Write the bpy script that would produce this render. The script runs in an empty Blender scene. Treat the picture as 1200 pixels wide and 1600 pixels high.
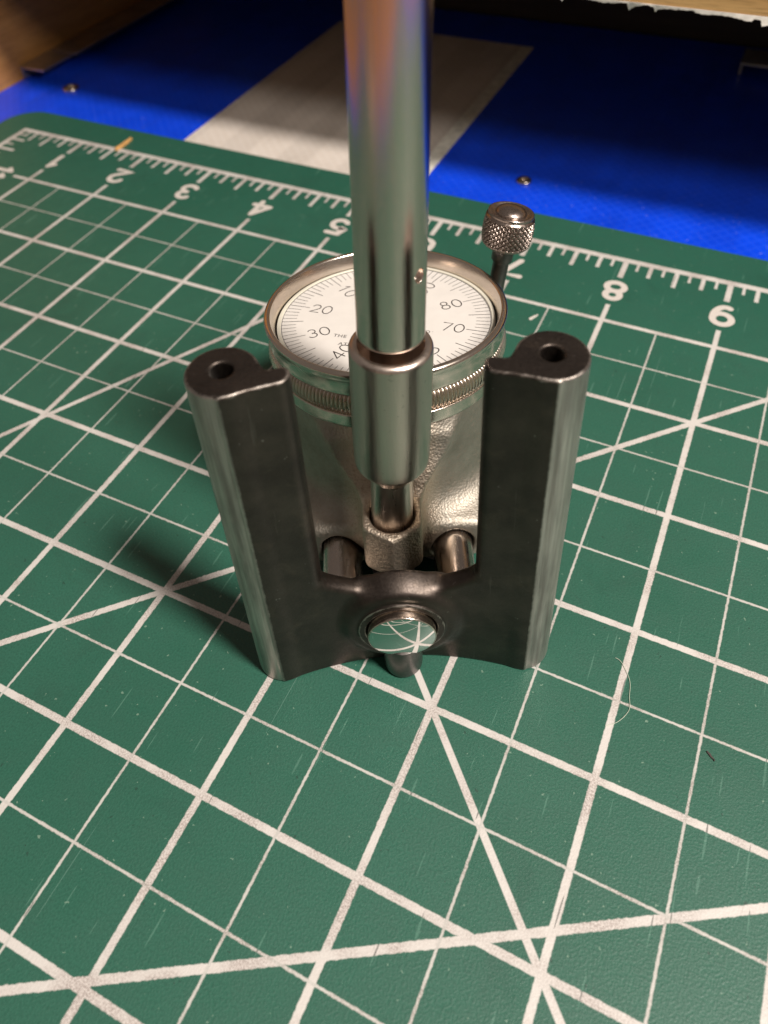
import bpy, math, random
import numpy as np
from mathutils import Matrix, Vector

random.seed(7)
S = 0.0254                      # everything is measured in inches and built in metres
sc = bpy.context.scene
col = sc.collection

# ------------------------------------------------------------------ camera
cam_d = bpy.data.cameras.new("camera")
cam = bpy.data.objects.new("camera", cam_d); col.objects.link(cam)
CAM_POS = Vector((9.005, -7.260, 5.104))
RIGHT = Vector((0.90196, 0.42944, -0.04440))
FWD = Vector((-0.35308, 0.67494, -0.64792)).normalized()
RIGHT = (RIGHT - FWD * RIGHT.dot(FWD)).normalized()
UP = RIGHT.cross(FWD)
cam.matrix_world = Matrix(((RIGHT.x, UP.x, -FWD.x, CAM_POS.x * S),
                           (RIGHT.y, UP.y, -FWD.y, CAM_POS.y * S),
                           (RIGHT.z, UP.z, -FWD.z, CAM_POS.z * S),
                           (0, 0, 0, 1)))
cam_d.sensor_fit = 'HORIZONTAL'
cam_d.sensor_width = 36.0
cam_d.lens = 1335.25 / 1200 * 36.0
cam_d.shift_y = -(800 - 520.4) / 1200
cam_d.clip_start = 0.01
cam_d.clip_end = 20.0
cam_d.dof.use_dof = True
cam_d.dof.focus_distance = 5.25 * S
cam_d.dof.aperture_fstop = 34.0
sc.camera = cam

# ------------------------------------------------------------------ light
world = bpy.data.worlds.new("World"); sc.world = world; world.use_nodes = True
bg = world.node_tree.nodes["Background"]
bg.inputs[0].default_value = (1.0, 0.86, 0.76, 1)
bg.inputs[1].default_value = 0.16


def lamp(name, pos, target, power, size, color):
    d = bpy.data.lights.new(name, 'AREA'); d.shape = 'DISK'; d.size = size * S
    d.energy = power; d.color = color
    o = bpy.data.objects.new(name, d); col.objects.link(o)
    p = Vector(pos) * S; t = Vector(target) * S
    o.matrix_world = Matrix.Translation(p) @ (t - p).to_track_quat('-Z', 'Y').to_matrix().to_4x4()
    return o


lamp("desk_lamp", (29.2, -9.2, 38.8), (7, -4, 0), 16.5, 6.5, (1.0, 0.92, 0.85))
lamp("second_desk_lamp", (20.0, -7.4, 14.0), (7, -4, 0), 1.0, 3.6, (1.0, 0.91, 0.83))

sc.view_settings.view_transform = 'Standard'
sc.view_settings.look = 'None'
sc.view_settings.exposure = 0.0
sc.view_settings.gamma = 1.0
sc.view_settings.use_curve_mapping = False
sc.cycles.use_denoising = True
sc.cycles.max_bounces = 8
sc.cycles.sample_clamp_indirect = 4.0
sc.cycles.caustics_reflective = False


# ------------------------------------------------------------------ node helper
class N:
    def __init__(self, name):
        self.m = bpy.data.materials.new(name); self.m.use_nodes = True
        self.t = self.m.node_tree; self.t.nodes.clear()
        self.out = self.t.nodes.new('ShaderNodeOutputMaterial')
        self.b = self.t.nodes.new('ShaderNodeBsdfPrincipled')
        self.t.links.new(self.b.outputs[0], self.out.inputs[0])
        tc = self.t.nodes.new('ShaderNodeTexCoord')
        mp = self.t.nodes.new('ShaderNodeMapping'); mp.inputs['Scale'].default_value = (1 / S,) * 3
        self.t.links.new(tc.outputs['Object'], mp.inputs[0])
        self.co = mp.outputs[0]

    def put(self, sock, v):
        if isinstance(v, bpy.types.NodeSocket): self.t.links.new(v, sock)
        elif isinstance(v, (tuple, list)) and len(v) == 3 and sock.type == 'RGBA': sock.default_value = (*v, 1)
        else: sock.default_value = v

    def math(self, op, a, b=0.0, c=0.0):
        n = self.t.nodes.new('ShaderNodeMath'); n.operation = op
        self.put(n.inputs[0], a); self.put(n.inputs[1], b); self.put(n.inputs[2], c)
        return n.outputs[0]

    def add(self, a, b): return self.math('ADD', a, b)
    def sub(self, a, b): return self.math('SUBTRACT', a, b)
    def mul(self, a, b): return self.math('MULTIPLY', a, b)
    def mx(self, *a):
        r = a[0]
        for k in a[1:]: r = self.math('MAXIMUM', r, k)
        return r
    def gt(self, a, b): return self.math('GREATER_THAN', a, b)
    def lt(self, a, b): return self.math('LESS_THAN', a, b)

    def xyz(self, v=None):
        n = self.t.nodes.new('ShaderNodeSeparateXYZ'); self.t.links.new(v or self.co, n.inputs[0])
        return n.outputs

    def vec(self, scale=(1, 1, 1), rot=(0, 0, 0), v=None):
        n = self.t.nodes.new('ShaderNodeMapping'); n.inputs['Scale'].default_value = scale
        n.inputs['Rotation'].default_value = rot
        self.t.links.new(v or self.co, n.inputs[0]); return n.outputs[0]

    def noise(self, scale, detail=3, rough=0.55, v=None, dist=0.0):
        n = self.t.nodes.new('ShaderNodeTexNoise')
        self.t.links.new(v or self.co, n.inputs['Vector'])
        n.inputs['Scale'].default_value = scale; n.inputs['Detail'].default_value = detail
        n.inputs['Roughness'].default_value = rough; n.inputs['Distortion'].default_value = dist
        return n.outputs[0]

    def voro(self, scale, v=None, feature='F1'):
        n = self.t.nodes.new('ShaderNodeTexVoronoi'); n.feature = feature
        self.t.links.new(v or self.co, n.inputs['Vector']); n.inputs['Scale'].default_value = scale
        return n.outputs[0]

    def ramp(self, x, lo, hi, a=0.0, b=1.0, smooth=False):
        n = self.t.nodes.new('ShaderNodeMapRange')
        n.interpolation_type = 'SMOOTHSTEP' if smooth else 'LINEAR'
        self.put(n.inputs[0], x)
        for k, q in zip((1, 2, 3, 4), (lo, hi, a, b)): self.put(n.inputs[k], q)
        return n.outputs[0]

    def mix(self, f, a, b):
        n = self.t.nodes.new('ShaderNodeMix'); n.data_type = 'RGBA'
        self.put(n.inputs[0], f); self.put(n.inputs[6], a); self.put(n.inputs[7], b)
        return n.outputs[2]

    def bump(self, h, strength=0.3, dist=0.01, normal=None):
        n = self.t.nodes.new('ShaderNodeBump'); n.inputs['Strength'].default_value = strength
        n.inputs['Distance'].default_value = dist * S
        self.put(n.inputs['Height'], h)
        if normal: self.t.links.new(normal, n.inputs['Normal'])
        return n.outputs[0]

    def set(self, **k):
        names = dict(color='Base Color', rough='Roughness', metal='Metallic', normal='Normal', spec='Specular IOR Level',
                     coat='Coat Weight', coatr='Coat Roughness', aniso='Anisotropic', sheen='Sheen Weight')
        for q, v in k.items(): self.put(self.b.inputs[names[q]], v)
        return self.m


# ------------------------------------------------------------------ materials
def mat_metal(name, color, rough, streak=None, spots=0.0, bumps=0.0, bscale=60, dark=None, rvar=0.08):
    n = N(name)
    v = n.vec(streak) if streak else n.co
    a = n.noise(4, 4, 0.55, v); b = n.noise(55, 3, 0.6, v)
    c2 = dark or tuple(k * 0.72 for k in color)
    colr = n.mix(n.ramp(a, 0.35, 0.7), color, c2)
    if spots:
        sp = n.ramp(n.noise(38, 2, 0.5), 0.66, 0.74, 0, spots)
        colr = n.mix(sp, colr, tuple(k * 0.3 for k in color))
    r = n.add(n.ramp(b, 0.3, 0.7, rough - rvar, rough + rvar), n.ramp(a, 0.3, 0.7, -rvar, rvar))
    k = dict(color=colr, rough=r, metal=1.0)
    if bumps: k['normal'] = n.bump(n.noise(bscale, 4, 0.6, v), bumps, 0.01)
    return n.set(**k)


M = {}
M['steel'] = mat_metal('brushed_tube_steel', (0.70, 0.59, 0.52), 0.22, (1, 1, 0.02), bumps=0.10, bscale=130, dark=(0.62, 0.51, 0.44), rvar=0.05)
M['collar'] = mat_metal('turned_collar_steel', (0.70, 0.59, 0.51), 0.33, (1, 1, 0.08), spots=0.25, bumps=0.10, bscale=110, dark=(0.56, 0.48, 0.42), rvar=0.05)
M['nickel'] = mat_metal('worn_nickel', (0.76, 0.65, 0.56), 0.21, None, dark=(0.60, 0.53, 0.45), rvar=0.03)
M['ridge'] = mat_metal('ridged_nickel', (0.74, 0.66, 0.57), 0.32, None, dark=(0.66, 0.58, 0.50))
M['knurl'] = mat_metal('knurled_steel', (0.40, 0.33, 0.29), 0.32, None, spots=0.3, dark=(0.26, 0.21, 0.185))
M['pin'] = mat_metal('ground_pin', (0.52, 0.45, 0.40), 0.25, (1, 0.15, 1), spots=0.5, dark=(0.40, 0.34, 0.30))
M['mirror'] = mat_metal('polished_anvil', (0.80, 0.79, 0.76), 0.03, None, dark=(0.76, 0.75, 0.72), rvar=0.01)
M['dark_pin'] = mat_metal('blackened_foot', (0.16, 0.15, 0.14), 0.36, None, spots=0.3, dark=(0.10, 0.09, 0.085))
M['galvanised'] = mat_metal('galvanised_strip', (0.62, 0.57, 0.52), 0.42, None, spots=0.3)


def cast_nickel():
    n = N('rough_cast_nickel')
    x, y, z = n.xyz()
    a = n.noise(5, 4, 0.6); g = n.noise(46, 3, 0.65); g2 = n.voro(62)
    c = n.mix(n.ramp(a, 0.35, 0.68), (0.42, 0.385, 0.33), (0.31, 0.285, 0.24))
        # the drum itself is turned smooth, the web and boss stay as cast
    ca = n.ramp(n.math('ABSOLUTE', n.add(x, 0.028)), 0.20, 0.40, 1.0, 0.38, True)
    c = n.mix(n.ramp(ca, 0.5, 1.0), c, (0.66, 0.57, 0.46))  # boss and rib painted paler, for the stronger light on them
    c = n.mix(n.mul(n.ramp(g, 0.54, 0.70, 0, 0.45), ca), c, (0.40, 0.25, 0.15))
    h = n.mul(n.add(n.mul(g2, 0.8), g), ca)
    return n.set(color=c, rough=n.ramp(g, 0.3, 0.7, 0.50, 0.64), metal=1.0, normal=n.bump(h, 0.34, 0.020))


M['cast'] = cast_nickel()


def oxide():
    n = N('black_oxide_steel')
    x, y, z = n.xyz(); ax = n.math('ABSOLUTE', x)
    a = n.noise(4, 5, 0.6); g = n.noise(70, 3, 0.6); blot = n.noise(6, 5, 0.65, dist=0.6)
    base = n.mix(n.ramp(a, 0.35, 0.7), (0.060, 0.050, 0.044), (0.098, 0.080, 0.068))
    base = n.mix(n.ramp(blot, 0.55, 0.75, 0, 0.35), base, (0.17, 0.13, 0.10))
    sp = n.ramp(n.noise(34, 2, 0.5), 0.75, 0.77, 0, 0.45)
    base = n.mix(sp, base, (0.34, 0.32, 0.29))
    # ground contact faces on the outer front of both legs: bare steel, brushed lengthwise
    st = n.noise(30, 4, 0.6, n.vec((1, 1, 0.035)))
    st2 = n.noise(7, 3, 0.6, n.vec((1.5, 1, 0.25)))
    edge = n.add(ax, n.mul(n.sub(n.noise(16, 3), 0.5), 0.012))
    strip = n.mul(n.ramp(edge, 0.742, 0.756, 0, 1), n.ramp(y, 0.17, 0.23, 1, 0))
    strip = n.mul(strip, n.lt(z, 2.494))
    bare = n.mix(n.ramp(st, 0.32, 0.68), (0.62, 0.58, 0.53), (0.33, 0.31, 0.28))
    bare = n.mix(n.ramp(st2, 0.45, 0.68, 0, 0.55), bare, (0.17, 0.16, 0.145))
    at = n.t.nodes.new('ShaderNodeAttribute'); at.attribute_name = 'edge_wear'
    wn = n.noise(11, 4, 0.65)
    wear = n.mul(n.ramp(n.add(at.outputs['Fac'], n.ramp(wn, 0.3, 0.7, -0.65, 0.25)), 0.35, 0.9), 0.6)
    base = n.mix(wear, base, (0.50, 0.45, 0.40))
    scr = n.ramp(n.noise(26, 3, 0.6, n.vec((1, 1, 0.06), (0.12, 0.2, 0))), 0.66, 0.72, 0, 0.22)
    base = n.mix(scr, base, (0.24, 0.21, 0.185))
    c = n.mix(strip, base, bare)
    rgh = n.mix(strip, n.ramp(g, 0.3, 0.7, 0.38, 0.52), n.ramp(st, 0.3, 0.7, 0.40, 0.55))
    h = n.add(n.mul(g, 0.6), n.mul(blot, 0.5))
    # fine machining marks across the sawn tops
    tm = n.mul(n.noise(55, 2, 0.5, n.vec((0.25, 1.6, 1), (0, 0, 0.5))), n.gt(z, 2.47))
    return n.set(color=c, rough=rgh, metal=1.0, normal=n.bump(n.add(h, tm), 0.16, 0.01))


M['oxide'] = oxide()


def plain(name, color, rough=0.5, var=0.12, scale=20, bumps=0.0, spec=0.5):
    n = N(name)
    a = n.noise(scale, 4, 0.6)
    c = n.mix(n.ramp(a, 0.3, 0.7), tuple(k * (1 + var) for k in color), tuple(k * (1 - var) for k in color))
    k = dict(color=c, rough=rough, spec=spec)
    if bumps: k['normal'] = n.bump(n.noise(scale * 4, 3), bumps, 0.01)
    return n.set(**k)


M['dial_white'] = plain('dial_enamel', (0.70, 0.665, 0.62), 0.42, 0.03, 9, 0.02)
M['dial_edge'] = plain('dial_edge_cream', (0.74, 0.70, 0.58), 0.4, 0.05, 9)
M['ink'] = plain('dial_ink', (0.035, 0.028, 0.026), 0.5, 0.2, 60)
M['numeral'] = plain('mat_print', (0.58, 0.53, 0.485), 0.55, 0.06, 60, 0.1)
M['splinter'] = plain('splinter_wood', (0.62, 0.33, 0.11), 0.6, 0.3, 40)
M['crumb'] = plain('dark_crumb', (0.05, 0.035, 0.03), 0.6, 0.3, 60)
M['fibre'] = plain('pale_fibre', (0.55, 0.60, 0.48), 0.6, 0.1, 30)
M['paper'] = plain('torn_paper', (0.72, 0.68, 0.62), 0.8, 0.15, 14, 0.2)
M['hole'] = plain('hole_shadow', (0.02, 0.018, 0.016), 0.6, 0.2, 40)


def wood(name, c1, c2, rough=0.5, axis=0):
    n = N(name)
    sc3 = [6, 6, 6]; sc3[axis] = 0.5
    g = n.noise(1.2, 6, 0.65, n.vec(tuple(sc3)), 0.5)
    f = n.noise(5, 4, 0.6, n.vec(tuple(q * 1.6 for q in sc3)))
    c = n.mix(n.ramp(g, 0.3, 0.7), c1, c2)
    c = n.mix(n.ramp(f, 0.5, 0.7, 0, 0.5), c, tuple(k * 0.6 for k in c2))
    return n.set(color=c, rough=rough, normal=n.bump(f, 0.2, 0.02))


M['pine'] = wood('shelf_pine', (0.66, 0.41, 0.17), (0.48, 0.27, 0.10), 0.5, 0)
M['side_wood'] = wood('side_panel_wood', (0.56, 0.28, 0.09), (0.36, 0.16, 0.045), 0.45, 1)
M['desk_wood'] = wood('desk_wood', (0.42, 0.20, 0.09), (0.28, 0.12, 0.05), 0.45, 0)
M['back'] = wood('dark_back_panel', (0.05, 0.035, 0.025), (0.03, 0.02, 0.015), 0.7, 0)


def cutting_mat():
    n = N('green_cutting_mat')
    wob = n.mul(n.sub(n.noise(34, 3, 0.6), 0.5), 0.012)
    x, y, z = n.xyz()
    u = n.add(x, wob); v = n.add(n.mul(y, -1.0), wob)
    pp = lambda a, s: n.math('PINGPONG', a, s)
    ln = lambda d, hw, e=0.003: n.ramp(d, hw - e, hw + e, 1, 0)
    AND = lambda *k: k[0] if len(k) == 1 else n.mul(k[0], AND(*k[1:]))
    # inch lines and half-inch lines
    vmaj = AND(ln(pp(u, 0.5), 0.0215), n.gt(v, 0.755), n.gt(u, 0.5))
    hmaj = AND(ln(pp(v, 0.5), 0.0215), n.gt(u, 0.755), n.gt(v, 0.5))
    body = AND(n.gt(u, 1.0), n.gt(v, 1.0))
    vmin = AND(ln(pp(n.sub(u, 0.5), 0.5), 0.0072), body)
    hmin = AND(ln(pp(n.sub(v, 0.5), 0.5), 0.0072), body)
    # border and ruler ticks along two edges
    au, av = n.math('ABSOLUTE', u), n.math('ABSOLUTE', v)
    b1 = AND(ln(av, 0.034), n.gt(u, -0.034)); b2 = AND(ln(au, 0.034), n.gt(v, -0.034))

    def ticks(p, q):
        t = n.mx(AND(ln(pp(p, 0.0625), 0.013), n.lt(q, 0.145)),
                 AND(ln(pp(p, 0.125), 0.019), n.lt(q, 0.215)),
                 AND(ln(pp(p, 0.25), 0.021), n.lt(q, 0.275)),
                 AND(ln(pp(p, 0.5), 0.026), n.lt(q, 0.305)))
        return AND(t, n.gt(q, 0.0), n.gt(p, 0.06))
    tk = n.mx(ticks(u, v), ticks(v, u))
    # 30, 45 and 60 degree guide lines
    dA = n.math('ABSOLUTE', n.mul(n.add(n.sub(v, 6.2257), n.mul(n.sub(u, 8.2642), 0.57735)), 0.866))
    dB = n.math('ABSOLUTE', n.mul(n.sub(n.sub(v, u), -3.0), 0.7071))
    dC = n.math('ABSOLUTE', n.mul(n.sub(n.add(u, v), 11.0), 0.7071))
    dD = n.math('ABSOLUTE', n.mul(n.add(n.sub(v, 4.03), n.mul(n.sub(u, 4.0226), 1.732)), 0.5))
    dg = n.mx(AND(ln(dA, 0.022), body), AND(ln(dB, 0.021), n.gt(u, 6.0)), AND(ln(dC, 0.022), body), AND(ln(dD, 0.021), body))
    thin = n.mx(vmin, hmin)
    line = n.mx(vmaj, hmaj, b1, b2, tk, dg, thin)
    # worn print: grain, dirt and knife nicks
    grain = n.noise(95, 2, 0.6)
    lc = n.mix(n.ramp(grain, 0.40, 0.60, 0, 1), (0.56, 0.515, 0.48), (0.34, 0.295, 0.27))
    lc = n.mix(n.ramp(n.noise(3.2, 3), 0.42, 0.62), (0.57, 0.54, 0.505), lc)
    nick = n.ramp(n.noise(1.0, 1, 0.5, n.vec((34, 2.2, 1), (0, 0, 0.55))), 0.745, 0.76)
    nick2 = n.ramp(n.noise(1.0, 1, 0.5, n.vec((30, 1.7, 1), (0, 0, -0.9))), 0.735, 0.755)
    nick = n.mx(nick, nick2)
    lc = n.mix(n.mul(nick, 0.75), lc, (0.10, 0.10, 0.09))
    # green vinyl
    big = n.noise(0.7, 4, 0.6); med = n.noise(5, 4, 0.6); fine = n.noise(75, 2, 0.6)
    gc = n.mix(n.ramp(big, 0.3, 0.7), (0.019, 0.100, 0.064), (0.025, 0.114, 0.076))
    gc = n.mix(n.ramp(med, 0.45, 0.75, 0, 0.35), gc, (0.017, 0.078, 0.051))
    gc = n.mix(n.ramp(fine, 0.40, 0.70, 0, 0.6), gc, (0.012, 0.066, 0.043))
    dust = n.ramp(n.noise(28, 2, 0.5), 0.715, 0.745, 0, 0.5)
    gc = n.mix(dust, gc, (0.25, 0.36, 0.27))
    speck = n.ramp(n.noise(21, 2, 0.5, n.vec((1, 1, 1), (0.4, 0, 0.9))), 0.745, 0.76, 0, 0.7)
    gc = n.mix(speck, gc, (0.012, 0.045, 0.030))
    gc = n.mix(n.mul(nick, 0.25), gc, (0.16, 0.33, 0.25))
    stain = n.ramp(n.noise(1.3, 5, 0.7, dist=0.8), 0.58, 0.70, 0, 0.35)
    gc = n.mix(stain, gc, (0.016, 0.064, 0.044))
    cut = n.ramp(n.noise(1.0, 1, 0.4, n.vec((46, 0.55, 1), (0, 0, 1.25))), 0.785, 0.80)
    gc = n.mix(n.mul(cut, 0.30), gc, (0.20, 0.34, 0.28))
    strength = n.mix(thin, (1.0,) * 3, (0.86,) * 3)
    c = n.mix(n.mul(line, strength), gc, lc)
    return n.set(color=c, rough=n.ramp(med, 0.3, 0.7, 0.42, 0.52), spec=0.6, normal=n.bump(fine, 0.20, 0.012))


M['mat'] = cutting_mat()


def sheeting(name, c1, c2, cell, rough, band=0.22):
    n = N(name)
    x, y, z = n.xyz()
    p, q = n.mul(n.add(x, y), 7.0), n.mul(n.sub(x, y), 7.0)
    g = n.mx(n.ramp(n.math('PINGPONG', p, 0.5), 0.0, 0.16, 1, 0), n.ramp(n.math('PINGPONG', q, 0.5), 0.0, 0.16, 1, 0))
    a = n.noise(2.2, 4, 0.6)
    c = n.mix(n.ramp(a, 0.3, 0.75), c1, c2)
    c = n.mix(n.mul(g, cell), c, tuple(min(1, k * 1.7 + 0.03) for k in c1))
    c = n.mix(n.ramp(n.noise(9, 4, 0.7), 0.62, 0.78, 0, 0.35), c, tuple(min(0.8, k * 0.8 + 0.03) for k in c1))
    light_bands = n.ramp(n.math('PINGPONG', n.add(x, 0.1), 0.42), 0.17, 0.25, 0, band, True)  # lengthwise light leak and reflection bands, painted into the colour
    c = n.mix(light_bands, c, tuple(k * 0.6 for k in c2))
    c = n.mix(n.ramp(n.noise(24, 3, 0.6), 0.66, 0.74, 0, 0.30), c, (0.45, 0.47, 0.55))
    c = n.mix(n.ramp(n.noise(1.1, 5, 0.7, n.vec((1, 0.3, 1))), 0.55, 0.7, 0, 0.35), c, tuple(k * 0.55 for k in c2))
    return n.set(color=c, rough=rough, normal=n.bump(n.add(n.mul(g, 0.4), n.noise(30, 3)), 0.08, 0.01))


M['blue'] = sheeting('blue_reflective_sheeting', (0.003, 0.062, 0.80), (0.003, 0.044, 0.62), 0.22, 0.30, 0.10)
M['stripe'] = sheeting('white_reflective_sheeting', (0.72, 0.65, 0.58), (0.62, 0.55, 0.48), 0.15, 0.5)
M['painted_light_edge'] = plain('white_edge_painted_light', (0.74, 0.72, 0.64), 0.5, 0.22, 9, 0.3)  # streak of leaked light, painted as a brighter mottled white


# ------------------------------------------------------------------ mesh helpers
def tag(o, label=None, cat=None, group=None, kind=None):
    for k, v in (('label', label), ('category', cat), ('group', group), ('kind', kind)):
        if v: o[k] = v
    return o


def link(name, verts, faces, mat, parent=None, smooth=True, angle=None, normals=None, loc=None):
    me = bpy.data.meshes.new(name)
    me.from_pydata((np.asarray(verts, float) * S).tolist(), [], faces.tolist() if isinstance(faces, np.ndarray) else faces)
    me.update()
    if smooth:
        me.shade_smooth()
        if angle is not None: me.set_sharp_from_angle(angle=math.radians(angle))
        if normals is not None: me.normals_split_custom_set_from_vertices(normals.tolist())
    me.materials.append(M[mat])
    o = bpy.data.objects.new(name, me); col.objects.link(o)
    if parent: o.parent = parent
    if loc: o.location = Vector(loc) * S
    return o


def box_data(x0, x1, y0, y1, z0, z1, bev=0.0):
    import bmesh
    bm = bmesh.new()
    vs = [bm.verts.new((x, y, z)) for x in (x0, x1) for y in (y0, y1) for z in (z0, z1)]
    for f in ((0, 1, 3, 2), (4, 6, 7, 5), (0, 4, 5, 1), (2, 3, 7, 6), (0, 2, 6, 4), (1, 5, 7, 3)):
        bm.faces.new([vs[i] for i in f])
    bmesh.ops.recalc_face_normals(bm, faces=bm.faces[:])
    if bev: bmesh.ops.bevel(bm, geom=bm.edges[:], offset=bev, segments=2, affect='EDGES', profile=0.5)
    v = np.array([q.co[:] for q in bm.verts]); bm.verts.index_update()
    f = [[q.index for q in k.verts] for k in bm.faces]; bm.free()
    return v, f


def frame(axis, origin, xref=(1, 0, 0)):
    """rows ex, ey, ez for a local frame with ez along axis"""
    ez = np.array(axis, float); ez /= np.linalg.norm(ez)
    ex = np.array(xref, float); ex -= ez * (ex @ ez); ex /= np.linalg.norm(ex)
    return np.array([ex, np.cross(ez, ex), ez]), np.array(origin, float)


def lathe(profile, seg, fr=None, rfun=None):
    """profile: list of (r, t); closed at the axis where r == 0. Returns verts, quads."""
    P = np.array(profile, float); k = len(P)
    th = np.linspace(0, 2 * np.pi, seg, endpoint=False)
    R = np.repeat(P[:, 0][:, None], seg, 1); T = np.repeat(P[:, 1][:, None], seg, 1)
    if rfun is not None: R = R + rfun(th[None, :], T)
    V = np.stack([R * np.cos(th), R * np.sin(th), T], -1).reshape(-1, 3)
    F = []
    for i in range(k - 1):
        for j in range(seg):
            a, b = i * seg + j, i * seg + (j + 1) % seg
            F.append((a, b, b + seg, a + seg))
    if fr is not None: V = V @ fr[0] + fr[1]
    return V, F


def arc(cx, ct, r, a0, a1, n=8):
    return [(cx + r * math.cos(math.radians(a)), ct + r * math.sin(math.radians(a))) for a in np.linspace(a0, a1, n)]


def surfnet(f, lo, hi, h):
    """surface-nets mesh of f(x,y,z)=0 (f<0 inside), vertices pulled onto the surface, exact normals"""
    ax = [np.arange(l, u + h, h) for l, u in zip(lo, hi)]
    X, Y, Z = np.meshgrid(*ax, indexing='ij')
    D = f(X, Y, Z); I = D < 0
    n0, n1, n2 = D.shape
    cnt = np.zeros((n0 - 1, n1 - 1, n2 - 1)); acc = np.zeros((n0 - 1, n1 - 1, n2 - 1, 3))
    cor = [(a, b, c) for a in (0, 1) for b in (0, 1) for c in (0, 1)]
    sl = lambda a: (slice(a[0], n0 - 1 + a[0]), slice(a[1], n1 - 1 + a[1]), slice(a[2], n2 - 1 + a[2]))
    for a in cor:
        for d in range(3):
            if a[d]: continue
            b = list(a); b[d] = 1
            da, db = D[sl(a)], D[sl(b)]
            m = (da < 0) != (db < 0)
            t = np.where(m, da / np.where(m, da - db, 1), 0)
            p = np.zeros(da.shape + (3,)); p[...] = a; p[..., d] += t
            acc += p * m[..., None]; cnt += m
    mask = cnt > 0
    idx = -np.ones(mask.shape, int); idx[mask] = np.arange(mask.sum())
    ii = np.argwhere(mask)
    V = np.array(lo) + (ii + acc[mask] / cnt[mask][:, None]) * h
    F = []
    for d in range(3):
        e, g = [k for k in range(3) if k != d]
        s0 = [slice(None)] * 3; s1 = [slice(None)] * 3
        s0[d] = slice(0, -1); s1[d] = slice(1, None)
        cr = np.argwhere(I[tuple(s0)] != I[tuple(s1)])
        cr = cr[(cr[:, e] > 0) & (cr[:, g] > 0) & (cr[:, e] < D.shape[e] - 1) & (cr[:, g] < D.shape[g] - 1)]
        ins = I[tuple(cr.T)]
        def cell(de, dg):
            q = cr.copy(); q[:, e] += de; q[:, g] += dg
            return idx[tuple(q.T)]
        q = np.stack([cell(-1, -1), cell(0, -1), cell(0, 0), cell(-1, 0)], 1)
        flip = ins if d != 1 else ~ins
        q[~flip] = q[~flip][:, ::-1]
        F.append(q)
    F = np.concatenate(F)
    F = F[(F >= 0).all(1)]

    def grad(P, e=0.002):
        g = np.zeros_like(P)
        for d in range(3):
            q = np.zeros(3); q[d] = e
            g[:, d] = (f(*(P + q).T) - f(*(P - q).T)) / (2 * e)
        return g
    for _ in range(3):
        g = grad(V); dv = f(*V.T) / np.maximum((g * g).sum(1), 0.3)
        V = V - np.clip(dv, -h * 0.5, h * 0.5)[:, None] * g
    g = grad(V, 0.004); g /= np.maximum(np.linalg.norm(g, axis=1), 1e-6)[:, None]
    return V, F, g


def smin(a, b, k): h = np.maximum(k - np.abs(a - b), 0) / k; return np.minimum(a, b) - h * h * k * 0.25
def smax(a, b, k): return -smin(-a, -b, k)


FONT = {}
def text_mesh(body, size, weight=0.0, sx=1.0, align='CENTER'):
    """verts (inches) and faces of a line of text, centred on the origin"""
    c = bpy.data.curves.new('lettering', 'FONT'); c.body = body; c.size = size
    c.align_x = align; c.align_y = 'CENTER'; c.offset = weight; c.resolution_u = 6
    o = bpy.data.objects.new('lettering', c); col.objects.link(o)
    me = bpy.data.meshes.new_from_object(o.evaluated_get(bpy.context.evaluated_depsgraph_get()))
    v = np.array([q.co[:] for q in me.vertices]) if len(me.vertices) else np.zeros((0, 3))
    f = [list(p.vertices) for p in me.polygons]
    bpy.data.objects.remove(o); bpy.data.curves.remove(c); bpy.data.meshes.remove(me)
    if len(v):
        lo, hi = v[:, :2].min(0), v[:, :2].max(0)
        v[:, 1] -= (lo[1] + hi[1]) / 2
        if align == 'CENTER': v[:, 0] -= (lo[0] + hi[0]) / 2
        v[:, 0] *= sx
    return v, f


def _arc(cx, cy, rx, ry, a0, a1, n=18):
    return [(cx + rx * math.cos(math.radians(a)), cy + ry * math.sin(math.radians(a))) for a in np.linspace(a0, a1, n)]


SIX = [_arc(0.06, -0.14, 0.36, 0.64, 72, 176, 14), _arc(0, -0.2, 0.30, 0.30, 180, 540, 28)]
DIGIT = {'0': [_arc(0, 0, 0.33, 0.5, 90, 450, 36)],
         '1': [[(0.02, -0.5), (0.02, 0.5)], [(0.02, 0.47), (-0.20, 0.26)]],
         '2': [_arc(0, 0.2, 0.30, 0.30, 165, -35, 18) + [(-0.30, -0.48), (0.33, -0.48)]],
         '3': [_arc(0, 0.25, 0.26, 0.25, 150, -88, 18), _arc(0, -0.235, 0.30, 0.265, 88, -150, 18)],
         '4': [[(0.36, -0.22), (-0.36, -0.22)], [(-0.36, -0.22), (0.13, 0.5)], [(0.13, 0.5), (0.13, -0.5)]],
         '5': [[(0.28, 0.48), (-0.18, 0.48), (-0.25, 0.02)] + _arc(0, -0.19, 0.30, 0.30, 135, -145, 20)],
         '6': SIX, '7': [[(-0.32, 0.48), (0.33, 0.48), (-0.10, -0.5)]],
         '8': [_arc(0, 0.26, 0.24, 0.235, 90, 450, 28), _arc(0, -0.23, 0.30, 0.265, 90, 450, 30)],
         '9': [[(-x, -y) for x, y in q] for q in SIX]}


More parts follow.
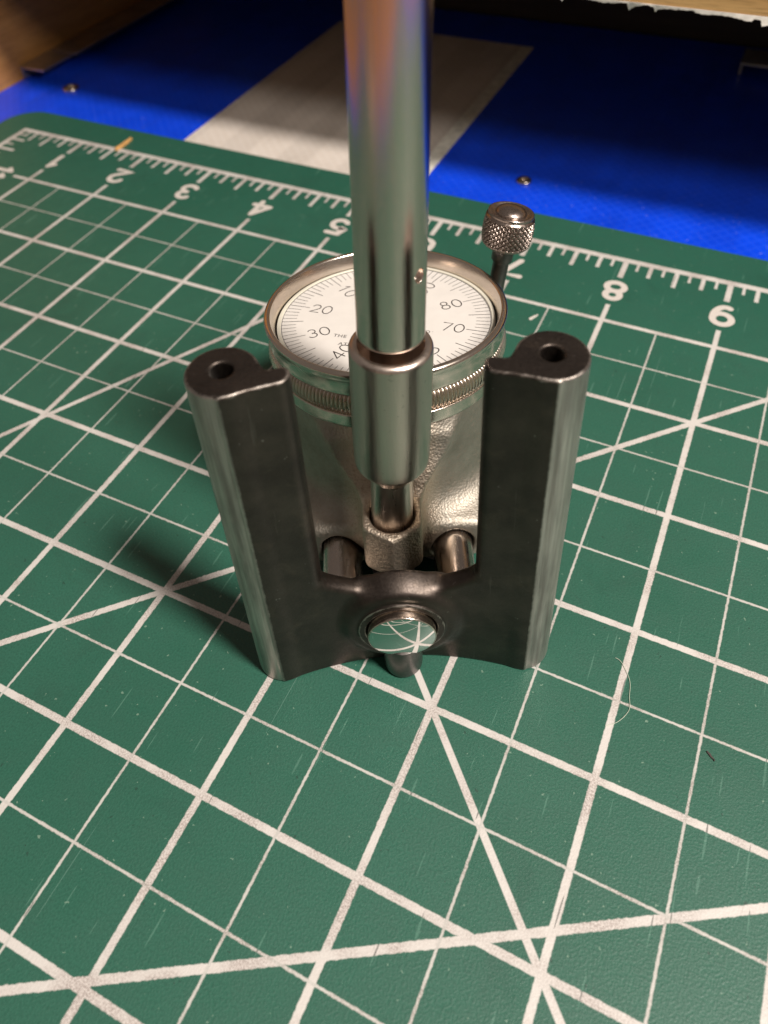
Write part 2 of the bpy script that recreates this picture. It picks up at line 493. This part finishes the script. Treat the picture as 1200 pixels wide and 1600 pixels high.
def digits(body, height, hw, sx=1.0, pitch=0.86):
    """numerals drawn as round-ended pen strokes, centred on the origin"""
    V = []; F = []; lift = 0
    for i, ch in enumerate(body):
        ox = (i - (len(body) - 1) / 2) * pitch * sx * height
        for st in DIGIT[ch]:
            P = np.array(st) * np.array([height * sx, height]) + np.array([ox, 0])
            closed = np.linalg.norm(P[0] - P[-1]) < 1e-6
            T = np.gradient(P, axis=0)
            if closed: T[0] = T[-1] = P[1] - P[-2]
            T /= np.linalg.norm(T, axis=1)[:, None]
            Q = np.stack([-T[:, 1], T[:, 0]], 1); m = len(P)
            # keep the pen width constant round sharp corners
            sc_ = np.ones(m)
            for k in range(1, m - 1):
                d = P[k + 1] - P[k]; d /= np.linalg.norm(d); sc_[k] = 1 / max(0.55, abs(Q[k] @ np.array([-d[1], d[0]])))
            zz_ = lift * 0.0005; lift += 1
            b = len(V)
            V += [(*(P[k] + Q[k] * hw * sc_[k]), zz_) for k in range(m)] + [(*(P[k] - Q[k] * hw * sc_[k]), zz_) for k in range(m)]
            F += [(b + k, b + m + k, b + m + k + 1, b + k + 1) for k in range(m - 1)]
            if not closed:
                for e, t in ((0, -T[0]), (m - 1, T[-1])):
                    c = len(V); q = np.array([-t[1], t[0]])
                    V += [(*(P[e] + hw * (math.cos(a) * t - math.sin(a) * q)), zz_) for a in np.linspace(-math.pi / 2, math.pi / 2, 9)]
                    F.append(tuple(range(c + 8, c - 1, -1)))
    return np.array(V), F


# ------------------------------------------------------------------ setting
v, f = box_data(-8, 40, -34, 7.2, -1.2, -0.205)
tag(link('desk', v, f, 'desk_wood', smooth=False), kind='structure')
v, f = box_data(-8, 40, 6.25, 6.9, -0.2, 2.15)
tag(link('back_wall', v, f, 'back', smooth=False), kind='structure')

# blue sign board lying under the mat
v, f = box_data(-1.42, 20.5, -13.4, 6.12, -0.2, -0.1, 0.01)
board = tag(link('sign_board', v, f, 'blue', smooth=False),
            'blue reflective board with a white stripe, lying under the green mat', 'board')
v, f = box_data(2.08, 5.22, -13.3, 5.06, -0.0985, -0.0965)
link('white_stripe', v, f, 'stripe', board, smooth=False)
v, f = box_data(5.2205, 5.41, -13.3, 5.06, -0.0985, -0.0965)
link('painted_light_edge', v, f, 'painted_light_edge', board, smooth=False)  # right margin of the stripe, carrying the painted light streak
for (sx, sy, r) in ((-0.47, 1.40, 0.12), (6.51, 1.26, 0.09)):
    V, F = lathe([(r, 0), (r, 0.012)] + arc(r - 0.02, 0.012, 0.02, 0, 80, 4) + [(r * 0.45, 0.036), (r * 0.4, 0.016), (0.001, 0.014)], 28)
    link('screw_head', V, F, 'nickel', board, angle=40, loc=(sx, sy, -0.0995))

# left side panel, shelf, loose metal strips
v, f = box_data(-2.3, -1.44, -0.4, 6.24, -0.2, 6.5, 0.03)
tag(link('side_panel', v, f, 'side_wood', smooth=False),
    'brown wooden side panel standing at the left end of the blue board', 'panel')
v, f = box_data(-1.435, 24, 0.60, 6.24, 2.30, 3.1, 0.02)
shelf = tag(link('wooden_shelf', v, f, 'pine', smooth=False),
            'orange pine shelf with a ragged white lower edge above the blue board', 'shelf')
# torn paper hanging under the shelf's front edge
rng = random.Random(3)
xs = np.arange(5.9, 13.0, 0.018); V = []; F = []
dep = 0.0
env = lambda x: 0.030 * max(0, math.sin(x * 2.3 + 0.4)) ** 4 + 0.022 * max(0, math.sin(x * 7.1)) ** 3
for i, x in enumerate(xs):
    dep = 0.6 * dep + 0.4 * (env(x) + rng.uniform(-0.02, 0.02)) if rng.random() > 0.03 else rng.uniform(0, 0.07)
    t = 0.004 + 0.012 * abs(math.sin(x * 5)); curl = 0.35 * dep * math.sin(x * 3.1)
    V += [(x, 0.590, 2.317), (x, 0.597, 2.317), (x, 0.590 - curl, 2.300 - dep), (x, 0.597 - curl + t, 2.300 - dep)]
    if i:
        a = 4 * (i - 1); b = 4 * i
        F += [(a, b, b + 2, a + 2), (a + 1, a + 3, b + 3, b + 1), (a + 2, b + 2, b + 3, a + 3), (a, a + 1, b + 1, b)]
link('paper_edging', V, F, 'paper', shelf, angle=50)

def strip(name, x0, x1, y0, y1, label, z=0.1):
    """a bent metal strip: a flat top plate on one upright flange"""
    v1, f1 = box_data(x0, x1, y0, y1, z - 0.035, z, 0.008)
    v2, f2 = box_data(x0 + 0.002, x0 + 0.04, y0 + 0.004, y1 - 0.004, -0.098, z - 0.0355, 0.006)
    o = link(name, np.r_[v1, v2], f1 + [[k + len(v1) for k in q] for q in f2], 'galvanised', smooth=False)
    return tag(o, label, 'metal strip', 'bent metal strips on the blue board')
strip('metal_strip', -1.43, -0.95, 1.42, 2.06, 'short grey metal strip end in front of the longer strip by the wooden panel')
strip('metal_strip', -1.43, -0.92, 2.10, 6.1, 'long grey metal strip running back along the wooden side panel')
o = strip('metal_strip', 8.35, 8.95, 5.05, 5.6, 'small bent metal tab in the dark under the pine shelf', 0.08)

# ------------------------------------------------------------------ cutting mat
def rounded_rect(x0, x1, y0, y1, r, n=10):
    pts = []
    for cx, cy, a in ((x1 - r, y1 - r, 0), (x0 + r, y1 - r, 90), (x0 + r, y0 + r, 180), (x1 - r, y0 + r, 270)):
        pts += [(cx + r * math.cos(math.radians(a + k * 90 / n)), cy + r * math.sin(math.radians(a + k * 90 / n))) for k in range(n + 1)]
    return pts


pts = rounded_rect(-0.49, 18.6, -12.55, 0.52, 0.42)
inn = rounded_rect(-0.48, 18.59, -12.54, 0.51, 0.415)
k = len(pts)
V = [(x, y, -0.0995) for x, y in pts] + [(x, y, -0.012) for x, y in pts] + [(x, y, 0.0) for x, y in inn]
F = [(i, (i + 1) % k, k + (i + 1) % k, k + i) for i in range(k)] + [(k + i, k + (i + 1) % k, 2 * k + (i + 1) % k, 2 * k + i) for i in range(k)]
F += [tuple(range(2 * k, 3 * k)), tuple(range(k - 1, -1, -1))]
mat = tag(link('cutting_mat', V, F, 'mat', smooth=False),
          'green cutting mat printed with a white inch grid, ruler numbers and angle lines', 'cutting mat')
for num in range(1, 13):
    v, f = digits(str(num), 0.265, 0.031, 1.05)
    v = v * np.array([-1, -1, 1]) + np.array([num, -0.53, 0.0018])
    link('numeral', v, f, 'numeral', mat, smooth=False)
v, f = digits('11', 0.245, 0.030, 0.95, 0.62)
v = np.stack([v[:, 1], -v[:, 0], v[:, 2]], 1) + np.array([0.53, -1.0, 0.0018])
link('numeral', v, f, 'numeral', mat, smooth=False)

# ------------------------------------------------------------------ the gauge
GO = Vector((7.7661, -4.8854, 0)) * S
gauge = bpy.data.objects.new('dial_gauge', None); col.objects.link(gauge)
gauge.location = GO; gauge.rotation_euler = (0, 0, 0.4715); gauge.empty_display_size = 0.02
tag(gauge, 'dial gauge with a tall steel rod and black U-shaped frame standing on the mat', 'dial gauge')


# --- black frame: two round legs joined by a curved plate, open at the top
def bracket_sdf(x, y, z):
    ax = np.abs(x)
    yf = 0.135 * (1 - (ax / 0.74) ** 2)
    plate = smax(yf - y, y - (yf + 0.112), 0.03) * 0.95
    plate = smax(plate, ax - 0.76, 0.02)
    top = 0.895 - 0.19 * np.clip(1 - (ax / 0.43) ** 2, 0, 1)
    notch = smax(ax - 0.438, top - z, 0.06)
    plate = smax(plate, -notch, 0.055)
    rod = np.hypot(ax - 0.75, y - 0.176) - 0.172
    d = smin(plate, rod, 0.012 + 0.07 * np.clip((y - 0.10) / 0.10, 0, 1))
    hole = smax(np.hypot(ax - 0.752, y - 0.184) - 0.054, 2.5 - 0.35 - z, 0.01)
    r = np.hypot(x, z - 0.443)
    dome = smax(np.sqrt(r * r + (y - 0.24) ** 2 * 1.3) - 0.378, 0.070 - y, 0.03)
    dome = smax(dome, y - 0.235, 0.03)
    d = smin(d, dome, 0.06)
    lip = smax(np.abs(r - 0.2345) - 0.027, np.abs(y - 0.14) - 0.085, 0.012)
    d = smin(d, lip, 0.012)
    bore = smax(r - 0.213, y - 0.13, 0.01)
    d = smax(d, -bore, 0.01)
    d = smax(d, z - 2.5, 0.016)
    d = smax(d, 0.002 - z, 0.02)
    return smax(d, -hole, 0.016)


V, F, G = surfnet(bracket_sdf, (-0.98, -0.05, -0.04), (0.98, 0.42, 2.56), 0.0100)
frm = link('frame', V, F, 'oxide', gauge, normals=G)
lap = -6 * bracket_sdf(*V.T)
for d_ in range(3):
    e_ = np.zeros(3); e_[d_] = 0.008
    lap += bracket_sdf(*(V + e_).T) + bracket_sdf(*(V - e_).T)
lap /= 0.008 ** 2
at_ = frm.data.attributes.new('edge_wear', 'FLOAT', 'POINT')
lap[np.hypot(np.abs(V[:, 0]) - 0.752, V[:, 1] - 0.184) < 0.09] = 0
at_.data.foreach_set('value', np.clip((lap - 12) / 55, 0, 1).astype(np.float32))

# polished button in the frame's boss, and the foot below it
fr = frame((0, -1, 0), (0.0, 0.0, 0.452))
V, F = lathe([(0.204, -0.135), (0.204, -0.022), (0.2045, -0.012)] + arc(0.1965, -0.010, 0.0078, 0, 80, 5), 96, fr)
but = link('button', V, F, 'nickel', gauge, angle=40)
prof = [(0.1962 * q, 0.034 * (1 - q * q) - 0.0025) for q in np.linspace(1, 0.002, 20)]
V, F = lathe(prof, 96, fr)
link('mirror_face', V, F, 'mirror', but)
V, F = lathe([(0.001, 0.002), (0.09, 0.002)] + arc(0.09, 0.032, 0.030, -90, 0, 7) + [(0.121, 0.05), (0.122, 0.20), (0.118, 0.29), (0.05, 0.31)], 64, frame((0, 0, 1), (0, 0.10, 0)))
link('foot', V, F, 'dark_pin', gauge, angle=40)

# --- two guide pins between frame and housing
for sx in (-0.372, 0.368):
    V, F = lathe([(0.001, 0), (0.105, 0), (0.128, 0.012), (0.132, 0.03), (0.132, 0.82)], 48, frame((0, 1, 0), (sx, 0.145, 0.25)))
    link('guide_pin', V, F, 'pin', gauge, angle=40)

# --- dial housing casting
DN = np.array([-0.005, 0.122, 0.9925]); DN /= np.linalg.norm(DN)
DQ = np.array([-0.004, 1.79, 1.555])
DF, DO = frame(DN, DQ)
TUBE_D = np.array([0.034, 0.030, 0.999]); TUBE_D /= np.linalg.norm(TUBE_D)
TUBE_A = np.array([-0.030, 0.668, 0.60])


def housing_sdf(x, y, z):
    p = np.stack([x - DO[0], y - DO[1], z - DO[2]], -1)
    a, b, t = p @ DF[0], p @ DF[1], p @ DF[2]
    drum = smax(np.hypot(a, b) - 0.752, np.abs(t + 0.85) - 0.45, 0.08)
    xx = x + 0.028
    s = np.clip((z - 0.66) / 0.46, 0, 1); s = s * s * (3 - 2 * s)
    w = 0.182 + 0.20 * s
    rib = smax(smax(np.abs(xx) - w, np.abs(y - 1.09 - 0.24 * s) - 0.30, 0.05), np.abs(z - 0.70) - 0.38, 0.05) * 0.85
    d = smin(drum, rib, 0.18)
    blk = smax(smax(np.abs(x) - 0.60, np.abs(y - 1.18) - 0.385, 0.10), np.abs(z - 0.26) - 0.19, 0.08)
    d = smin(d, blk, 0.22)
    # boss with a V front that carries the rod
    boss = smax(np.abs(xx) - 0.188, (0.448 + 0.62 * np.abs(xx) - y) * 0.85, 0.035)
    boss = smax(boss, y - 1.0, 0.03); boss = smax(boss, 0.455 - y, 0.02)
    boss = smax(boss, np.abs(z - 0.565) - 0.205, 0.035)
    d = smin(d, boss, 0.05)
    # clearance round the neck and the pin bores
    q = np.hypot(x - (TUBE_A[0] + 0.034 * (z - 0.6)), y - (TUBE_A[1] + 0.03 * (z - 0.6)))
    d = smax(d, -smax(q - 0.142, 0.66 - z, 0.02), 0.03)
    for sx in (-0.372, 0.368):
        bore = smax(np.hypot(x - sx, z - 0.25) - 0.150, y - 0.90, 0.02)
        d = smax(d, -bore, 0.02)
    return d


V, F, G = surfnet(housing_sdf, (-0.86, 0.38, 0.02), (0.86, 2.66, 1.30), 0.0165)
hous = link('housing', V, F, 'cast', gauge, normals=G)

# --- bezel, ridged band and dial
prof = [(0.70, -0.44), (0.762, -0.44)] + arc(0.768, -0.424, 0.016, -90, 0, 5) + [(0.785, -0.41), (0.785, -0.346)] + arc(0.777, -0.346, 0.008, 0, 90, 4) \
    + [(0.765, -0.336), (0.765, -0.176)] + arc(0.781, -0.169, 0.012, -90, 0, 4) + [(0.794, -0.145), (0.796, -0.075), (0.803, -0.058)] \
    + arc(0.789, -0.025, 0.024, -18, 90, 9) + arc(0.782, -0.014, 0.013, 90, 165, 6) + [(0.762, -0.030), (0.750, -0.070), (0.742, -0.105), (0.738, -0.13)]
V, F = lathe(prof, 180, (DF, DO))
bez = link('bezel', V, F, 'nickel', gauge, angle=38)
NR = 176
t_ = np.linspace(-1, 1, 13)
prof = [(0.764 + 0.030 * math.sqrt(max(0, 1 - q * q)), -0.256 + 0.074 * q) for q in t_]
rf = lambda th, T: 0.040 * (np.abs(np.cos(th * NR / 2)) - 0.65) * np.clip(1 - ((T + 0.256) / 0.074) ** 2, 0, 1) ** 0.5
V, F = lathe(prof, NR * 6, (DF, DO), rf)
link('ridged_band', V, F, 'ridge', bez)

fo = DO - 0.112 * DN
V, F = lathe([(0.736, -0.02), (0.736, 0.004), (0.733, 0.008), (0.712, 0.009), (0.709, 0.004)], 128, (DF, fo))
link('dial_ring', V, F, 'dial_edge', bez, angle=40)
V, F = lathe([(0.7095, 0.001), (0.5, 0.001), (0.25, 0.001), (0.0015, 0.001)], 128, (DF, fo))
dial = link('dial_face', V, F, 'dial_white', gauge)
ROT = -2.0                                                # the dial is turned slightly off the rod
def pol(r, ccw):                                          # angle counted anticlockwise from the far side
    a = math.radians(ccw + ROT); return np.array([-math.sin(a) * r, math.cos(a) * r])
V = []; F = []
for i in range(100):
    long_ = i % 5 == 0
    r0 = 0.557 if long_ else 0.607
    a = math.radians(i * 3.6 + ROT); d = np.array([-math.sin(a), math.cos(a)]); q = np.array([d[1], -d[0]])
    hw = 0.0024 if long_ else 0.0019
    k = len(V)
    for r, s in ((r0, -hw), (0.703, -hw), (0.703, hw), (r0, hw)):
        p = d * r + q * s; V.append((p[0], p[1], 0.0024))
    F.append((k, k + 3, k + 2, k + 1))
rr = lathe([(0.7055, 0.0024), (0.7025, 0.0024)], 160)
F += [tuple(i + len(V) for i in q[::-1]) for q in rr[1]]
V = np.r_[np.array(V), rr[0]]
link('graduation_marks', V @ DF + fo, F, 'ink', dial, smooth=False)
for num in range(0, 100, 10):
    ang = num * 3.6
    v, f = digits(str(num), 0.094, 0.0036, 1.0, 0.90)
    c = pol(0.468, ang)
    base = math.atan2(c[1], c[0])
    if c[0] < 0: base += math.pi
    if num in (0, 50): base = 0
    R2 = np.array([[math.cos(base), math.sin(base)], [-math.sin(base), math.cos(base)]])
    v[:, :2] = v[:, :2] @ R2 + c
    v[:, 2] = 0.0024 + v[:, 2] * 0.5
    link('numeral', v @ DF + fo, f, 'ink', dial, smooth=False)
V = []; F = []
for body, y0, x0, x1, size in (("THE L.S. STARRETT CO.", -0.232, -0.335, 0.300, 0.046), ("ATHOL, MASS. U.S.A.", -0.322, -0.300, 0.265, 0.046)):
    for i, ch in enumerate(body):
        if ch == ' ': continue
        x = x0 + (x1 - x0) * i / (len(body) - 1)
        v, f = text_mesh(ch, size, -0.0002, 1.05)
        if ch in '.,': v[:, 1] -= 0.011
        a = x / 1.25
        c, s = math.cos(a), math.sin(a)
        v[:, :2] = v[:, :2] @ np.array([[c, s], [-s, c]]) + np.array([x, y0 + 0.625 * x * x / 1.25 * 1.0])
        v[:, 2] = 0.0024
        F += [[q + len(V) for q in k] for k in f]; V += v.tolist()
link('dial_lettering', np.array(V) @ DF + fo, F, 'ink', dial, smooth=False)

# --- rod: neck, collar and long tube
TF = frame(TUBE_D, TUBE_A)
V, F = lathe([(0.130, -0.12), (0.130, 0.535), (0.131, 0.545), (0.142, 0.575), (0.150, 0.595), (0.152, 0.67)], 72, TF)
link('neck', V, F, 'collar', gauge, angle=35)
prof = [(0.10, 0.650), (0.175, 0.650)] + arc(0.180, 0.690, 0.040, -85, -5, 8) + [(0.223, 0.74), (0.226, 0.90), (0.227, 1.515)] \
    + arc(0.193, 1.520, 0.034, 0, 110, 9) + [(0.183, 1.52), (0.176, 1.43), (0.125, 1.36)]
V, F = lathe(prof, 128, TF)
link('collar', V, F, 'collar', gauge, angle=50)
# tube with a small drilled dimple low on its right side
R0 = 0.181; HT, HA, HR = 2.055, math.radians(-40), 0.034
th = np.unique(np.round(np.r_[np.linspace(-math.pi, math.pi, 120, endpoint=False), np.linspace(HA - 0.28, HA + 0.28, 70)], 5))
zz = np.unique(np.round(np.r_[[1.37, 1.612, 1.614, 1.6225, 1.65], np.linspace(1.70, 3.9, 30), np.linspace(HT - 0.052, HT + 0.052, 64)], 5))
TH, ZZ = np.meshgrid(th, zz, indexing='xy')
dd = np.hypot((TH - HA) * R0, (ZZ - HT) * 0.82)
RR = R0 - np.clip((HR - dd) / 0.006, 0, 1) * 0.030 - np.clip((HR - dd) / HR, 0, 1) * 0.015
RR = np.where(ZZ < 1.62, R0 - 0.008, RR); RR = np.where(ZZ < 1.613, 0.115, RR)
Vt = np.stack([RR * np.cos(TH), RR * np.sin(TH), ZZ], -1).reshape(-1, 3)
nt = len(th); F = [(i * nt + j, i * nt + (j + 1) % nt, (i + 1) * nt + (j + 1) % nt, (i + 1) * nt + j) for i in range(len(zz) - 1) for j in range(nt)]
F.append(tuple(range((len(zz) - 1) * nt, len(zz) * nt)))
F.append(tuple(range(nt - 1, -1, -1)))
link('rod', Vt @ TF[0] + TF[1], F, 'steel', gauge, angle=50)

# --- thumbscrew standing behind the dial
KD = np.array([0.15, 0.10, 0.98]); KC = np.array([0.885, 2.345, 1.735])
KF = frame(KD, KC)
link_p = [(0.001, -0.62), (0.058, -0.62), (0.058, -0.27), (0.062, -0.262), (0.076, -0.245), (0.078, -0.12), (0.07, -0.105)]
V, F = lathe(link_p, 40, frame(KD, KC))
scr = link('thumbscrew', V, F, 'dark_pin', gauge, angle=40)
NK = 27
tri = lambda q: np.abs((q % 1.0) - 0.5) * 2
def kn(th_, T):
    a = tri(th_ * NK / (2 * np.pi) + T * 26); b = tri(th_ * NK / (2 * np.pi) - T * 26)
    h = np.minimum(np.minimum(a, b) * 2.2, 1.0)
    band = np.clip((0.100 - np.abs(T + 0.004)) / 0.01, 0, 1)
    return -0.017 * (1 - h) * band
prof = [(0.08, -0.128), (0.135, -0.128), (0.155, -0.122), (0.166, -0.110)] + [(0.170 + 0.011 * math.cos(q * 14) , q) for q in np.linspace(-0.10, 0.095, 56)] \
    + [(0.166, 0.104), (0.160, 0.108), (0.158, 0.116), (0.163, 0.124), (0.160, 0.133), (0.150, 0.136), (0.140, 0.133), (0.128, 0.122), (0.118, 0.121)] \
    + [(0.112 * math.cos(q), 0.120 + 0.056 * math.sin(q)) for q in np.linspace(0.05, 1.569, 12)]
V, F = lathe(prof, NK * 12, KF, kn)
link('knurled_knob', V, F, 'knurl', scr, angle=60)
# socket on the drum that the thumbscrew threads into
a0 = np.array([0.45, 1.95, 1.02]); a1 = KC - KD / np.linalg.norm(KD) * 0.60
V, F = lathe([(0.11, 0), (0.10, np.linalg.norm(a1 - a0) - 0.02), (0.085, np.linalg.norm(a1 - a0) + 0.05), (0.001, np.linalg.norm(a1 - a0) + 0.055)], 40, frame(a1 - a0, a0))
link('lug', V, F, 'cast', hous, angle=40)

# ------------------------------------------------------------------ crumbs on the mat
def sliver(name, a, b, w, h, mat_, label, cat):
    a, b = np.array(a), np.array(b); d = b - a; L = np.linalg.norm(d); d /= L; q = np.array([-d[1], d[0]])
    rg = random.Random(len(name)); V = []; F = []
    m = 7
    for i in range(m):
        t = i / (m - 1); ww = w * (0.55 + 0.45 * math.sin(math.pi * min(1, t + 0.15))) * rg.uniform(0.8, 1.2)
        c = a + d * L * t + q * rg.uniform(-1, 1) * w * 0.12
        for s, zz_ in ((-1, 0.0015), (1, 0.0015), (0.6, h), (-0.7, h * 0.85)):
            p = c + q * s * ww / 2; V.append((p[0], p[1], zz_))
        if i:
            for e in range(4): F.append((4 * i - 4 + e, 4 * i - 4 + (e + 1) % 4, 4 * i + (e + 1) % 4, 4 * i + e))
    F += [(3, 2, 1, 0), tuple(4 * (m - 1) + e for e in range(4))]
    return tag(link(name, V, F, mat_, smooth=False), label, cat)


sliver('wood_splinter', (1.553, -0.031), (1.543, 0.29), 0.055, 0.03, 'splinter', 'orange wood splinter lying across the mat border between the numbers 1 and 2', 'splinter')
sliver('dark_crumb', (9.543, -4.586), (9.592, -4.624), 0.014, 0.010, 'crumb', 'tiny dark crumb on the green mat at the right', 'crumb')
sliver('paint_fleck', (7.387, -1.255), (7.443, -1.161), 0.030, 0.010, 'numeral', 'small white fleck on the mat between the thumbscrew and the right leg', 'fleck')


def fibre(points, label):
    P = np.array(points, float); t = np.linspace(0, 1, len(P)); q = np.linspace(0, 1, 60)
    # smooth the polyline
    C2 = np.stack([np.interp(q, t, P[:, i]) for i in range(3)], 1)
    for _ in range(12): C2[1:-1] = (C2[:-2] + C2[1:-1] * 2 + C2[2:]) / 4
    V = []; F = []
    for i, c in enumerate(C2):
        d = C2[min(i + 1, 59)] - C2[max(i - 1, 0)]; d /= np.linalg.norm(d)
        e = np.cross(d, (0, 0, 1)); e /= np.linalg.norm(e); g = np.cross(e, d)
        for k in range(5):
            a = k * 2 * math.pi / 5; V.append(c + 0.0016 * (math.cos(a) * e + math.sin(a) * g))
        if i:
            for k in range(5): F.append((5 * i - 5 + k, 5 * i - 5 + (k + 1) % 5, 5 * i + (k + 1) % 5, 5 * i + k))
    return tag(link('lint_fibre', V, F, 'fibre'), label, 'fibre')


fibre([(8.928, -4.234, 0.006), (8.964, -4.236, 0.006), (9.032, -4.321, 0.007), (9.056, -4.373, 0.006), (9.063, -4.450, 0.006), (9.083, -4.501, 0.008), (9.084, -4.539, 0.006), (9.059, -4.597, 0.006), (9.029, -4.644, 0.006), (8.977, -4.680, 0.006)],
      'thin pale curved fibre lying beside the 9 inch line on the mat')
